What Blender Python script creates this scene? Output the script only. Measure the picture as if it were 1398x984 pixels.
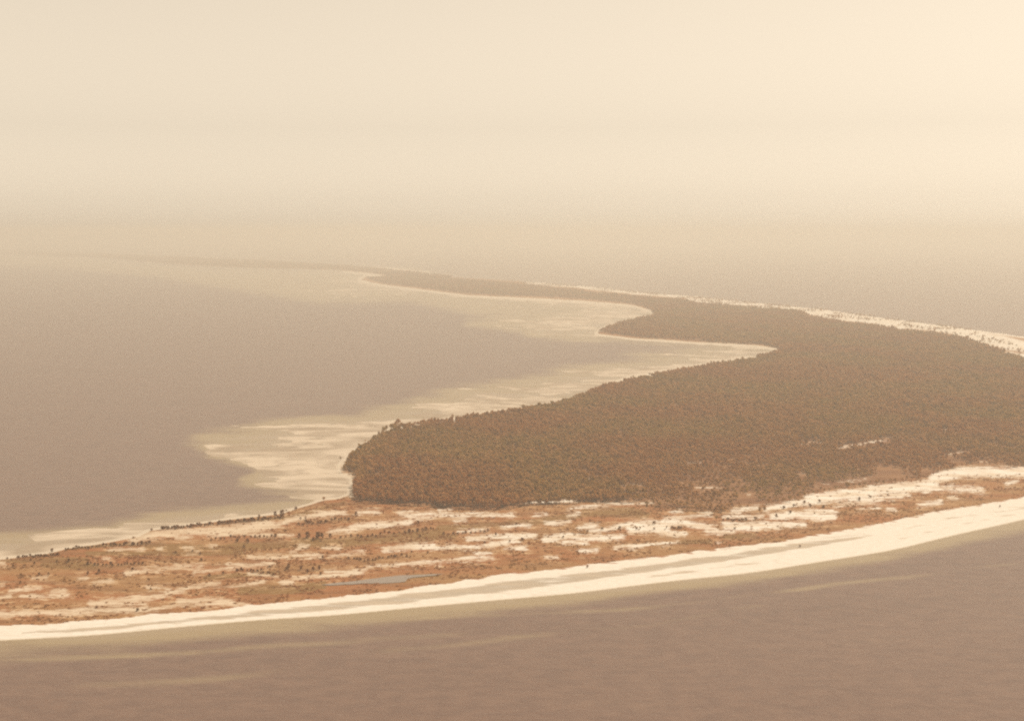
import bpy, math
import numpy as np
from math import radians, sin, cos

# ------------------------------------------------------------------ camera, sky, sun, exposure
for o in list(bpy.data.objects):
    bpy.data.objects.remove(o)
scene = bpy.context.scene
COL = scene.collection

CAM_H = 400.0                     # height of the aircraft above the sea, metres
F_PX = 1920.0                     # focal length for a 1398 px wide frame
HORIZON = 318.0
PITCH = math.atan((492.0 - HORIZON) / F_PX)

cam_d = bpy.data.cameras.new("camera")
cam_d.sensor_width = 36.0
cam_d.lens = 36.0 * F_PX / 1398.0
cam_d.clip_start = 1.0
cam_d.clip_end = 250000.0
cam = bpy.data.objects.new("camera", cam_d)
cam.location = (0, 0, CAM_H)
cam.rotation_euler = (math.pi / 2 - PITCH, 0, 0)
COL.objects.link(cam)
scene.camera = cam

SUN_EL, SUN_AZ = radians(55), radians(74)       # azimuth from +Y towards +X
world = bpy.data.worlds.new("World")
scene.world = world
world.use_nodes = True
nt = world.node_tree
nt.nodes.clear()
w_out = nt.nodes.new("ShaderNodeOutputWorld")
w_bg = nt.nodes.new("ShaderNodeBackground")
w_sky = nt.nodes.new("ShaderNodeTexSky")
w_sky.sky_type = 'NISHITA'
w_sky.sun_disc = False
w_sky.sun_elevation = SUN_EL
w_sky.sun_rotation = SUN_AZ
w_sky.altitude = 0
w_sky.air_density = 1.0
w_sky.dust_density = 0.6
w_sky.ozone_density = 1.0
w_hs = nt.nodes.new("ShaderNodeHueSaturation")
w_hs.inputs["Saturation"].default_value = 0.04
w_mul = nt.nodes.new("ShaderNodeMix")
w_mul.data_type = 'RGBA'
w_mul.blend_type = 'MULTIPLY'
w_mul.inputs[0].default_value = 1.0
w_mul.inputs[7].default_value = (1.0, 0.848, 0.655, 1)
nt.links.new(w_sky.outputs[0], w_hs.inputs["Color"])
nt.links.new(w_hs.outputs[0], w_mul.inputs[6])
nt.links.new(w_mul.outputs[2], w_bg.inputs[0])
w_bg.inputs[1].default_value = 0.106
nt.links.new(w_bg.outputs[0], w_out.inputs[0])

sun_d = bpy.data.lights.new("sun", 'SUN')
sun_d.energy = 3.3
sun_d.angle = radians(0.6)
sun_d.color = (1.0, 0.88, 0.72)
sun = bpy.data.objects.new("sun", sun_d)
sun.rotation_euler = (math.pi / 2 - SUN_EL, 0, -SUN_AZ + math.pi)
COL.objects.link(sun)

scene.view_settings.view_transform = 'Standard'
scene.view_settings.look = 'None'
scene.view_settings.gamma = 1.0
scene.view_settings.exposure = 0.5
scene.view_settings.use_curve_mapping = False
scene.render.engine = 'CYCLES'
scene.cycles.volume_bounces = 2
scene.cycles.max_bounces = 8
scene.cycles.filter_width = 2.2              # a soft 1970s print
scene.cycles.use_denoising = False        # sampling grain stands for the grain of the film

# ------------------------------------------------------------------ small tools
RNG = np.random.default_rng(11)
CP, SP = cos(PITCH), sin(PITCH)

def to_photo(x, y, z=0.0):
    """map point -> coordinates on the traced photograph (used to read the traced map)"""
    zc = y * CP + (CAM_H - z) * SP
    yc = y * SP - (CAM_H - z) * CP
    return 699.0 + F_PX * x / zc, 492.0 - F_PX * yc / zc

def ground_at(px, py):
    """traced photograph point -> point on the sea-level plane"""
    a = (px - 699.0) / F_PX
    b = (492.0 - py) / F_PX
    dy = CP + b * SP
    dz = -SP + b * CP
    t = CAM_H / (-dz)
    return a * t, dy * t

def hash2(ix, iy, seed):
    h = (ix.astype(np.int64) * 374761393 + iy.astype(np.int64) * 668265263 + seed * 974711) & 0x7FFFFFFF
    h = ((h ^ (h >> 13)) * 1274126177) & 0x7FFFFFFF
    h = (h ^ (h >> 16)) & 0xFFFFFF
    return h / float(0xFFFFFF)

def vnoise(x, y, seed=0):
    x0 = np.floor(x); y0 = np.floor(y)
    fx = x - x0; fy = y - y0
    fx = fx * fx * (3 - 2 * fx); fy = fy * fy * (3 - 2 * fy)
    a = hash2(x0, y0, seed); b = hash2(x0 + 1, y0, seed)
    c = hash2(x0, y0 + 1, seed); d = hash2(x0 + 1, y0 + 1, seed)
    return (a * (1 - fx) + b * fx) * (1 - fy) + (c * (1 - fx) + d * fx) * fy

def fbm(x, y, seed=0, octaves=3):
    s = 0.0; a = 0.5; t = 0.0
    for k in range(octaves):
        s = s + a * vnoise(x * 2 ** k, y * 2 ** k, seed + 17 * k)
        t += a; a *= 0.5
    return s / t

def seg_dist(px, py, pts):
    d = np.full(px.shape, 1e9)
    for (x0, y0), (x1, y1) in zip(pts[:-1], pts[1:]):
        dx, dy = x1 - x0, y1 - y0
        t = np.clip(((px - x0) * dx + (py - y0) * dy) / (dx * dx + dy * dy + 1e-9), 0, 1)
        d = np.minimum(d, np.hypot(px - x0 - t * dx, py - y0 - t * dy))
    return d

def poly_sdf(px, py, pts):
    """signed distance, positive inside"""
    d = seg_dist(px, py, list(pts) + [pts[0]])
    inside = np.zeros(px.shape, bool)
    n = len(pts)
    for i in range(n):
        x0, y0 = pts[i]; x1, y1 = pts[(i + 1) % n]
        if y0 == y1:
            continue
        c = ((y0 > py) != (y1 > py)) & (px < (x1 - x0) * (py - y0) / (y1 - y0) + x0)
        inside ^= c
    return np.where(inside, d, -d)

def sstep(a, b, x):
    t = np.clip((x - a) / (b - a), 0, 1)
    return t * t * (3 - 2 * t)

def mesh_np(name, verts, quads, mat=None, smooth=False, attrs=None):
    me = bpy.data.meshes.new(name)
    v = np.asarray(verts, np.float32); q = np.asarray(quads, np.int32)
    me.vertices.add(len(v)); me.vertices.foreach_set("co", v.ravel())
    k = q.shape[1]
    me.loops.add(q.size); me.loops.foreach_set("vertex_index", q.ravel())
    me.polygons.add(len(q))
    me.polygons.foreach_set("loop_start", np.arange(0, q.size, k, dtype=np.int32))
    me.polygons.foreach_set("loop_total", np.full(len(q), k, np.int32))
    if smooth:
        me.polygons.foreach_set("use_smooth", np.ones(len(q), bool))
    for an, av in (attrs or {}).items():
        at = me.attributes.new(an, 'FLOAT', 'POINT')
        at.data.foreach_set("value", np.asarray(av, np.float32))
    if mat:
        me.materials.append(mat)
    me.update(calc_edges=True)
    return me

def link(name, data, parent=None, **props):
    o = bpy.data.objects.new(name, data)
    COL.objects.link(o)
    o.parent = parent
    for k, v in props.items():
        o[k] = v
    return o

# ------------------------------------------------------------------ materials
class Nodes:
    def __init__(self, name):
        self.m = bpy.data.materials.new(name)
        self.m.use_nodes = True
        self.t = self.m.node_tree
        self.t.nodes.clear()
        self.out = self.t.nodes.new("ShaderNodeOutputMaterial")
    def n(self, typ, **kw):
        nd = self.t.nodes.new(typ)
        for k, v in kw.items():
            setattr(nd, k, v)
        return nd
    def l(self, a, b):
        self.t.links.new(a, b)
    def val(self, sock, v):
        if hasattr(v, "links") or isinstance(v, bpy.types.NodeSocket):
            self.l(v, sock)
        else:
            sock.default_value = v
    def math(self, op, a, b=0.0, clamp=False):
        nd = self.n("ShaderNodeMath", operation=op, use_clamp=clamp)
        self.val(nd.inputs[0], a); self.val(nd.inputs[1], b)
        return nd.outputs[0]
    def ramp(self, x, a, b, c=0.0, d=1.0):
        nd = self.n("ShaderNodeMapRange", interpolation_type='SMOOTHSTEP')
        self.val(nd.inputs[0], x)
        for i, v in enumerate((a, b, c, d)):
            nd.inputs[i + 1].default_value = v
        return nd.outputs[0]
    def mix(self, f, a, b):
        nd = self.n("ShaderNodeMix", data_type='RGBA')
        self.val(nd.inputs[0], f)
        for s, v in ((nd.inputs[6], a), (nd.inputs[7], b)):
            if isinstance(v, tuple):
                s.default_value = (*v, 1)
            else:
                self.l(v, s)
        return nd.outputs[2]
    def attr(self, name):
        nd = self.n("ShaderNodeAttribute", attribute_name=name)
        return nd.outputs["Fac"]
    def pos(self):
        return self.n("ShaderNodeNewGeometry").outputs["Position"]
    def noise(self, vec, sx, sy, detail=3.0, rough=0.55, off=0.0, dist=0.0):
        mp = self.n("ShaderNodeMapping")
        mp.inputs["Location"].default_value = (off, off * 1.7, 0)
        mp.inputs["Scale"].default_value = (1.0 / sx, 1.0 / sy, 1.0 / max(sx, sy))
        self.l(vec, mp.inputs["Vector"])
        nd = self.n("ShaderNodeTexNoise")
        nd.inputs["Distortion"].default_value = dist
        nd.inputs["Scale"].default_value = 1.0
        nd.inputs["Detail"].default_value = detail
        nd.inputs["Roughness"].default_value = rough
        self.l(mp.outputs[0], nd.inputs["Vector"])
        return nd.outputs["Fac"]
    def bsdf(self, color, rough=0.9, spec=0.2, normal=None):
        b = self.n("ShaderNodeBsdfPrincipled")
        self.val(b.inputs["Base Color"], (*color, 1) if isinstance(color, tuple) else color)
        self.val(b.inputs["Roughness"], rough)
        b.inputs["Specular IOR Level"].default_value = spec
        if normal:
            self.l(normal, b.inputs["Normal"])
        self.l(b.outputs[0], self.out.inputs["Surface"])
        return b
    def bump(self, h, strength, dist):
        b = self.n("ShaderNodeBump")
        b.inputs["Strength"].default_value = strength
        b.inputs["Distance"].default_value = dist
        self.l(h, b.inputs["Height"])
        return b.outputs[0]

SAND = (0.64, 0.59, 0.52)
WET = (0.33, 0.275, 0.215)

def mat_ground():
    g = Nodes("sandy_scrub_ground")
    p = g.pos()
    sandf = g.attr("sandf")
    n_a = g.noise(p, 34, 15, 4, 0.6)
    n_b = g.noise(p, 6, 6, 3, 0.6, 9.0)
    e = g.math('ADD', sandf, g.math('MULTIPLY', g.math('SUBTRACT', n_a, 0.5), 16.0))
    e = g.math('ADD', e, g.math('MULTIPLY', g.math('SUBTRACT', n_b, 0.5), 11.0))
    sand = g.ramp(e, -3.0, 3.2)
    n_c = g.noise(p, 120, 60, 3, 0.5, 3.0)
    n_d = g.noise(p, 26, 12, 4, 0.6, 5.0)
    scrub = g.mix(g.ramp(n_c, 0.35, 0.65), (0.262, 0.106, 0.042), (0.268, 0.142, 0.061))
    ol = g.math('ADD', g.math('ADD', g.attr("olive"), 0.14), g.math('MULTIPLY', g.math('SUBTRACT', n_d, 0.5), 2.0))
    scrub = g.mix(g.ramp(ol, 0.25, 0.75), scrub, (0.190, 0.104, 0.038))
    n_e = g.noise(p, 9, 7, 3, 0.65, 2.0)
    scrub = g.mix(g.ramp(g.math('ADD', n_e, g.math('MULTIPLY', g.math('SUBTRACT', n_a, 0.5), 0.8)), 0.48, 0.68), scrub, g.mix(g.ramp(g.attr("sandf"), -12.0, -5.0, 0.15, 1.0), scrub, (0.42, 0.27, 0.15)))
    n_f = g.noise(p, 60, 25, 3, 0.6, 21.0)
    sandcol = g.mix(g.ramp(n_f, 0.42, 0.64), SAND, (0.54, 0.44, 0.34))
    sandcol = g.mix(g.attr("dry"), g.mix(g.ramp(n_f, 0.42, 0.64), (0.53, 0.425, 0.315), (0.44, 0.325, 0.225)), sandcol)
    n_g = g.noise(p, 90, 26, 4, 0.6, 33.0, 0.6)
    scrub = g.mix(g.ramp(n_g, 0.48, 0.66, 0.0, 0.6), scrub, (0.165, 0.076, 0.034))
    c = g.mix(sand, scrub, sandcol)
    fl = g.math('MULTIPLY', g.ramp(g.attr("forest"), -1.0, 2.0), g.math('SUBTRACT', 1.0, sand))
    c = g.mix(fl, c, g.mix(g.ramp(n_c, 0.4, 0.6), (0.17, 0.078, 0.038), (0.23, 0.115, 0.055)))
    # close to the lagoon the ground is damp sand
    c = g.mix(g.ramp(g.attr("flat"), 0.1, 0.9), c, g.mix(n_d, (0.50, 0.43, 0.33), (0.60, 0.52, 0.41)))
    g.bsdf(c, 0.95, 0.1, g.bump(n_b, 0.6, 0.6))
    return g.m

def mat_beach():
    g = Nodes("beach_sand")
    p = g.pos()
    n_a = g.noise(p, 80, 14, 3, 0.55, 4.0)
    n_b = g.noise(p, 10, 4, 4, 0.6, 7.0)
    dry = g.mix(g.ramp(n_b, 0.35, 0.75), (0.64, 0.59, 0.53), (0.57, 0.515, 0.44))
    sw = g.math('ADD', g.math('ADD', g.attr("swale"), g.math('MULTIPLY', g.math('SUBTRACT', n_a, 0.5), 2.4)), g.math('MULTIPLY', g.math('SUBTRACT', n_b, 0.5), 0.5))
    sw = g.ramp(sw, 0.25, 0.95)
    wetc = g.mix(g.ramp(n_a, 0.35, 0.65), WET, (0.42, 0.345, 0.265))
    c = g.mix(sw, dry, wetc)
    # swash edge: saturated sand next to the water
    c = g.mix(g.ramp(g.attr("swash"), 0.2, 1.0), c, (0.50, 0.43, 0.34))
    # scrub runners creeping on to the upper beach
    n_c = g.noise(p, 24, 9, 4, 0.65, 12.0)
    cr = g.math('ADD', g.attr("creep"), g.math('MULTIPLY', g.math('SUBTRACT', n_c, 0.5), 2.2))
    c = g.mix(g.ramp(cr, 0.55, 0.8), c, (0.29, 0.13, 0.065))
    g.bsdf(c, 0.9, 0.15, g.bump(n_b, 0.3, 0.3))
    return g.m

def mat_flat():
    g = Nodes("tidal_sand")
    p = g.pos()
    n_a = g.noise(p, 190, 120, 4, 0.55, 1.0, 1.6)
    n_b = g.noise(p, 90, 50, 4, 0.6, 6.0, 1.2)
    c = g.mix(g.ramp(n_a, 0.34, 0.62), (0.28, 0.212, 0.148), (0.50, 0.412, 0.318))
    c = g.mix(g.ramp(n_b, 0.50, 0.72), c, (0.27, 0.208, 0.148))
    c = g.mix(g.ramp(g.attr("swash"), 0.0, 1.0), c, (0.50, 0.42, 0.33))
    g.bsdf(c, 0.7, 0.3)
    return g.m

def mat_sea():
    g = Nodes("sea_water")
    p = g.pos()
    n_a = g.noise(p, 420, 150, 4, 0.6, 2.0)
    n_s = g.noise(p, 210, 60, 4, 0.6, 8.0, 1.0)
    n_w = g.noise(p, 7, 5, 4, 0.7, 1.0)
    sh = g.math('ADD', g.attr("shoal"), g.math('MULTIPLY', g.math('SUBTRACT', n_a, 0.5), 0.55))
    sh = g.math('ADD', sh, g.math('MULTIPLY', g.math('SUBTRACT', n_s, 0.5), g.math('MULTIPLY', g.attr("shoal"), 1.7)))
    n_m = g.noise(p, 26, 16, 4, 0.7, 14.0)
    deep = g.mix(g.ramp(n_m, 0.3, 0.7), g.mix(n_a, (0.102, 0.055, 0.041), (0.134, 0.076, 0.058)), g.mix(n_a, (0.140, 0.078, 0.056), (0.176, 0.103, 0.075)))
    c = g.mix(g.ramp(sh, 0.12, 0.62), deep, (0.270, 0.198, 0.112))
    c = g.mix(g.ramp(sh, 0.60, 1.05), c, (0.30, 0.227, 0.155))
    b = g.bsdf(c, 0.32, 0.5, g.bump(n_w, 0.9, 0.8))
    b.inputs["IOR"].default_value = 1.33
    return g.m

def mat_pond():
    g = Nodes("pond_water")
    g.bsdf((0.20, 0.155, 0.125), 0.28, 0.5)
    return g.m

def mat_leaf(name, a, b, c, place=True):
    g = Nodes(name)
    oi = g.n("ShaderNodeObjectInfo")
    n1 = g.noise(oi.outputs["Location"], 330, 480, 3, 0.55, 2.0)
    mixed = g.mix(g.ramp(n1, 0.40, 0.60), a, b)
    mixed = g.mix(g.math('POWER', oi.outputs["Random"], 2.0), mixed, c)
    bs = g.n("ShaderNodeBsdfDiffuse"); g.l(mixed, bs.inputs[0])
    tr = g.n("ShaderNodeBsdfTranslucent"); g.l(mixed, tr.inputs[0])
    mx = g.n("ShaderNodeMixShader"); mx.inputs[0].default_value = 0.45
    g.l(bs.outputs[0], mx.inputs[1]); g.l(tr.outputs[0], mx.inputs[2])
    g.l(mx.outputs[0], g.out.inputs["Surface"])
    return g.m

def mat_bark():
    g = Nodes("bark")
    n1 = g.noise(g.pos(), 0.5, 0.5, 3, 0.6)
    g.bsdf(g.mix(n1, (0.10, 0.062, 0.042), (0.20, 0.135, 0.095)), 0.95, 0.1)
    return g.m

M_GROUND, M_BEACH, M_FLAT, M_SEA, M_POND = mat_ground(), mat_beach(), mat_flat(), mat_sea(), mat_pond()
M_BARK = mat_bark()
M_TREE = mat_leaf("tree_leaves", (0.390, 0.164, 0.050), (0.345, 0.204, 0.052), (0.520, 0.285, 0.115))
M_SHRUB = mat_leaf("shrub_leaves", (0.170, 0.052, 0.016), (0.150, 0.062, 0.016), (0.220, 0.085, 0.028))
M_SCRUB = mat_leaf("scrub_leaves", (0.330, 0.125, 0.044), (0.290, 0.145, 0.046), (0.420, 0.210, 0.090))

# ------------------------------------------------------------------ the traced map
WATERLINE = [(-700, 894), (-300, 884), (-100, 878), (0, 874), (129, 867), (257, 854.5), (360, 845.5), (454, 840), (568, 829), (690, 818), (783, 810),
             (860, 800), (938, 790.5), (989, 786), (1040, 780), (1105, 769), (1150, 762), (1210, 753), (1250, 744), (1293, 732), (1338, 723), (1398, 709),
             (1500, 686), (1700, 643), (2100, 580)]
BEACH_IN = [(-700, 880), (-300, 868), (-100, 862), (0, 857), (60, 853), (130, 848), (200, 842), (290, 835), (340, 828), (425, 820), (539, 808), (625, 796),
            (680, 786.5), (783, 775), (860, 765), (938, 756), (1000, 748.5), (1060, 741), (1110, 732), (1188, 718),
            (1263, 703), (1323, 692), (1398, 681), (1500, 656), (1700, 616), (2100, 556)]
def smooth_line(line, w):
    xs, ys = zip(*line)
    d = np.arange(xs[0], xs[-1], 4.0); v = np.interp(d, xs, ys)
    k = int(w / 4)
    for _ in range(2):
        v = np.convolve(np.pad(v, k, mode='edge'), np.ones(2 * k + 1) / (2 * k + 1), 'valid')
    return d, v
WX, WY = smooth_line(WATERLINE, 28); IX, IY = smooth_line(BEACH_IN, 20)
# vegetated and sandy land behind the beach (clockwise from the lagoon side, left)
LAND = [(-700, 800), (-200, 779), (0, 764), (30, 760), (66, 756), (92, 749), (130, 744), (190, 733), (207, 725), (240, 719), (290, 713), (340, 707),
        (385, 702), (410, 693), (440, 684), (462, 682), (478, 676), (480, 660), (480, 652), (466, 645), (462, 636), (474, 625),
        (492, 610), (505, 604), (520, 592), (545, 583), (620, 573), (690, 562), (760, 550), (800, 540), (830, 525),
        (870, 514), (930, 503), (980, 495), (1030, 489), (1063, 480), (1060, 475), (1030, 471), (980, 468.5), (920, 465), (870, 462.5),
        (815, 455), (830, 446), (860, 439), (893, 431), (890, 424), (862, 416), (800, 411), (740, 407.5), (680, 405), (640, 403),
        (600, 398), (560, 393), (520, 388), (492, 382), (500, 378), (545, 375.5), (590, 377), (650, 380), (730, 385), (800, 391), (860, 397),
        (900, 401), (945, 404), (1000, 410), (1060, 416), (1130, 423), (1200, 433), (1260, 441), (1310, 447), (1360, 454),
        (1398, 459), (1500, 474), (1700, 502), (2200, 560), (2200, 590), (2100, 560)] + BEACH_IN[::-1][1:]
SPIT = [(-700, 337.5), (-200, 339), (0, 341.5), (150, 346.8), (350, 355.5), (480, 363), (560, 371), (620, 378), (600, 384), (540, 378), (500, 372.5),
        (460, 369), (420, 367.5), (360, 366.5), (300, 364.5), (240, 361), (190, 357), (140, 352), (0, 347.2), (-200, 344.5), (-700, 342)]
FOREST = [(486, 684), (520, 687.5), (560, 690), (600, 693), (640, 695), (690, 696), (730, 690), (800, 686), (870, 686), (890, 694), (930, 699), (985, 699),
          (1010, 690), (1060, 688), (1082, 684), (1110, 675), (1165, 665), (1220, 659), (1265, 653), (1288, 643), (1320, 636),
          (1398, 637), (1500, 630), (1700, 595), (2200, 552), (2200, 540), (1700, 520), (1500, 505), (1398, 492), (1370, 481), (1320, 464), (1290, 457), (1230, 453), (1190, 444),
          (1130, 437), (1085, 427), (1060, 422), (1020, 420), (975, 417), (940, 412), (900, 408), (860, 404.5), (800, 399),
          (730, 391), (650, 383.5), (590, 378.5), (545, 377), (497, 379.5), (520, 386), (560, 391), (600, 396), (640, 401), (700, 404),
          (760, 406), (800, 409), (850, 413), (880, 419), (888, 425), (880, 431), (855, 439), (830, 447), (820, 453), (850, 458), (880, 461.5), (920, 464), (980, 467.5), (1040, 471.5),
          (1066, 478), (1040, 488), (980, 495.5), (930, 504), (870, 515), (830, 526), (800, 541), (760, 551),
          (690, 563), (620, 574), (560, 581), (530, 589), (512, 602), (494, 614), (478, 628), (470, 640), (486, 650), (484, 668)]
# pale sand and shallow flats on the lagoon side
FLATS = [(-700, 780), (-200, 752), (0, 736), (60, 729), (130, 718), (230, 704), (330, 693), (395, 686), (432, 672), (380, 668), (330, 655), (350, 640),
         (300, 628), (262, 612), (240, 606), (290, 592), (400, 577), (520, 563), (590, 547), (640, 536), (720, 518), (830, 500),
         (900, 487), (950, 480), (1000, 476), (1000, 470.5), (940, 468), (880, 467), (830, 461), (760, 458), (720, 454), (730, 447), (640, 441), (700, 436), (790, 424),
         (720, 415), (640, 407), (560, 403), (460, 404), (390, 399), (480, 390), (440, 384), (500, 372), (560, 372), (640, 395), (900, 415), (905, 432), (830, 450), (1065, 474), (1070, 480), (900, 520),
         (700, 575), (560, 595), (520, 620), (500, 690), (430, 700), (220, 740), (0, 790), (-700, 830)]
SAND_STROKES = [
    (7, [(460, 640), (478, 624), (505, 604), (545, 583), (620, 574), (760, 551), (830, 526), (930, 504), (1030, 490)]), (6, [(464, 643), (482, 654), (479, 676)]),
    # lagoon side of the point
    (10, [(180, 737), (215, 731), (260, 727), (310, 724), (350, 719), (372, 717)]), (6, [(285, 730), (335, 728), (360, 723)]), (4, [(240, 735), (262, 734)]),
    (5, [(366, 722), (385, 716), (405, 709), (440, 703), (470, 701)]), (8, [(392, 712), (425, 706), (455, 702)]), (5, [(488, 700), (515, 700)]),
    (4.5, [(545, 701), (575, 702), (600, 704), (640, 704), (700, 704.5)]), (4, [(555, 705), (578, 706)]), (3, [(600, 698), (615, 697)]), (4, [(622, 713), (635, 709)]),
    (8, [(480, 721), (520, 718), (560, 714)]), (5, [(450, 727), (475, 725)]), (6, [(560, 709), (590, 708)]), (4, [(380, 733), (400, 732)]), (4, [(345, 731), (372, 731)]),
    (3.2, [(150, 752), (172, 751), (195, 751.5)]), (2.6, [(217, 751), (220, 751)]), (3, [(252, 749), (262, 749)]), (3, [(288, 747), (293, 747)]), (2.4, [(256, 757), (270, 756)]), (2.4, [(140, 763), (150, 763)]),
    (5, [(172, 784), (195, 780), (230, 776), (255, 774), (275, 775)]), (3, [(310, 772), (345, 774), (360, 771)]), (4.5, [(362, 762), (392, 761)]), (3, [(265, 783), (300, 778), (350, 774), (372, 771)]),
    (3, [(128, 796), (152, 794)]), (3, [(107, 791), (119, 790)]), (2.6, [(45, 790.5), (64, 790)]), (3, [(0, 801), (6, 800)]), (4, [(0, 772), (6, 772)]),
    (5, [(15, 808), (55, 805)]), (5, [(30, 816), (60, 815), (92, 814)]), (4, [(70, 809), (88, 808)]), (3, [(0, 817), (14, 816)]),
    (8, [(125, 825), (160, 822), (205, 818), (222, 815)]), (5, [(215, 817), (238, 808), (262, 803), (300, 798)]), (4, [(200, 803), (222, 804), (240, 809)]), (3, [(300, 803), (330, 800), (360, 796)]),
    (4, [(150, 829), (200, 828)]), (7, [(-60, 846), (0, 840), (60, 838), (110, 836), (150, 835), (200, 832)]), (4, [(200, 835), (260, 827), (300, 826), (340, 827)]),
    (5, [(245, 822), (285, 820), (320, 823)]),
    # middle
    (3, [(440, 750), (464, 751)]), (3, [(398, 755), (421, 745)]), (2.5, [(408, 745), (422, 744)]), (3, [(450, 761), (495, 755)]), (5, [(340, 763), (365, 761)]), (4, [(400, 760), (440, 760)]),
    (8, [(525, 751), (560, 747), (590, 747)]), (5, [(590, 750), (650, 748), (680, 744)]), (6, [(640, 736), (680, 735), (730, 733)]), (9, [(670, 745), (690, 742), (705, 738)]), (4, [(690, 748), (718, 750)]),
    (3, [(445, 782), (490, 781), (500, 779)]), (4, [(400, 792), (450, 787), (495, 783)]), (3, [(500, 776), (540, 772), (610, 768)]), (3, [(340, 785), (380, 790)]), (4, [(385, 797), (400, 795)]),
    (4, [(622, 766), (640, 764), (672, 763)]), (3, [(650, 759), (668, 758)]), (3, [(600, 769), (618, 767)]),
    (2.6, [(625, 726), (665, 724)]), (2.6, [(685, 721), (725, 718)]), (3.6, [(745, 716), (778, 714)]), (2.2, [(731, 704.5), (746, 704)]), (2.4, [(715, 688), (760, 686), (788, 685)]),
    (2.6, [(775, 697), (800, 692), (840, 689), (890, 687)]), (2.4, [(775, 706), (790, 702)]), (5, [(790, 722), (815, 719)]),
    (10, [(745, 737), (775, 733), (800, 738)]), (6, [(770, 741), (800, 742)]), (6, [(800, 736), (850, 735)]), (4, [(792, 754), (815, 753)]), (2, [(745, 762), (760, 762)]),
    (5, [(840, 748), (870, 747), (884, 745)]), (2.5, [(884, 745), (925, 742)]), (5, [(806, 727), (840, 722), (856, 717)]),
    (16, [(862, 721), (885, 720), (908, 722)]), (8, [(905, 714), (935, 716), (960, 720), (980, 726)]), (6, [(900, 728), (935, 731)]), (4, [(905, 710), (940, 708), (970, 702)]), (3, [(918, 699), (932, 699)]),
    (10, [(990, 720), (1020, 720), (1048, 717)]), (5, [(965, 726), (1000, 728)]), (4.5, [(1000, 697), (1033, 694)]), (4, [(988, 706), (1030, 707), (1040, 705)]), (3, [(1000, 703), (1010, 702)]), (2, [(979, 743), (981, 743)]),
    # right
    (7, [(1045, 697), (1075, 690), (1100, 688), (1130, 684)]), (9, [(1055, 707), (1085, 704), (1115, 706), (1137, 708)]), (6, [(1100, 700), (1140, 701)]), (7, [(1030, 722), (1060, 717), (1098, 717)]), (4, [(1045, 723), (1062, 723)]),
    (15, [(1105, 684), (1150, 677), (1190, 674)]), (14, [(1190, 670), (1240, 667), (1275, 662)]), (14, [(1275, 655), (1310, 646), (1350, 645)]), (13, [(1345, 646), (1398, 645), (1500, 642), (1700, 608)]),
    (7, [(1160, 682), (1200, 682), (1240, 676)]), (5, [(1140, 692), (1200, 684)]), (6, [(1295, 668), (1340, 671)]), (5, [(1260, 673), (1300, 665)]), (3, [(1212, 697), (1222, 697)]), (3, [(1296, 681), (1306, 681)]), (4, [(1374, 663), (1388, 658)]),
    (3, [(1170, 697), (1200, 694)]), (4, [(1255, 690), (1285, 687)]),
    # ocean beach behind the forest
    (5, [(730, 385.5), (800, 391.5), (860, 397.5), (900, 401.5), (945, 404.5), (1000, 410.5), (1060, 416.5), (1130, 423.5), (1200, 433.5), (1260, 441.5), (1310, 447.5), (1360, 454.5), (1398, 459.5), (1500, 474.5), (1700, 502.5), (2200, 560)]),
    (6, [(720, 385), (770, 389)]), (5, [(795, 392), (862, 399)]), (4, [(862, 400), (930, 405)]), (8, [(940, 407), (975, 412), (1010, 415), (1060, 419)]), (9, [(1060, 419), (1125, 428)]), (11, [(1125, 430), (1190, 437), (1230, 446)]),
    (10, [(1215, 442), (1270, 447), (1310, 453)]), (15, [(1310, 456), (1360, 464), (1398, 474), (1500, 490), (1700, 515), (2200, 560)]), (7, [(1375, 484), (1398, 487), (1450, 492)]), (6, [(1350, 472), (1398, 478)]),
]
CLEARINGS = [(4, [(1095, 607), (1122, 605)]), (4.5, [(1146, 613), (1172, 608), (1214, 601)]), (4, [(1338, 632), (1352, 632)]), (3, [(1288, 588), (1292, 588)]), (3, [(1090, 650), (1098, 649)]),
    (3, [(803, 655), (835, 655)]), (3, [(845, 666), (875, 664)]), (3, [(1115, 664), (1130, 662)]), (3, [(1020, 678), (1024, 678)]), (3, [(927, 682), (930, 682)]), (3, [(1145, 660), (1190, 655)]), (3, [(950, 668), (985, 668)]), (3, [(1290, 622), (1320, 618)]), (2.5, [(940, 634), (960, 633)])]
SCRUB_ISLES = [(5, [(1130, 691), (1180, 690), (1225, 690)]), (6, [(1235, 680), (1270, 681)]), (7, [(1140, 697), (1200, 692), (1260, 685)]), (4, [(922, 722), (932, 722)]), (4, [(475, 711), (498, 713)]),
               (4, [(524, 708), (545, 706)]), (3, [(1330, 660), (1370, 655)]), (3, [(1060, 696), (1085, 695)]), (4, [(985, 711), (1022, 713)]), (4, [(410, 717), (470, 711)])]
OLIVE = [(6, [(0, 768), (60, 766), (120, 765)]), (6, [(120, 757), (250, 757), (330, 755)]), (5, [(400, 737), (460, 739)]), (6, [(280, 790), (380, 783)]), (5, [(330, 713), (390, 708), (470, 688)]), (5, [(90, 749), (200, 743)]),
         (10, [(200, 748), (300, 750), (380, 745), (460, 742)]), (12, [(440, 744), (520, 737), (600, 730)]), (8, [(600, 722), (720, 715), (790, 705)]), (12, [(330, 808), (400, 806), (440, 800)]),
         (9, [(60, 772), (130, 775)]), (8, [(560, 740), (620, 733)]), (12, [(800, 700), (860, 700), (880, 704)]), (5, [(555, 788), (600, 787)]), (6, [(930, 742), (970, 741)]), (6, [(990, 735), (1030, 732)])]
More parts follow.
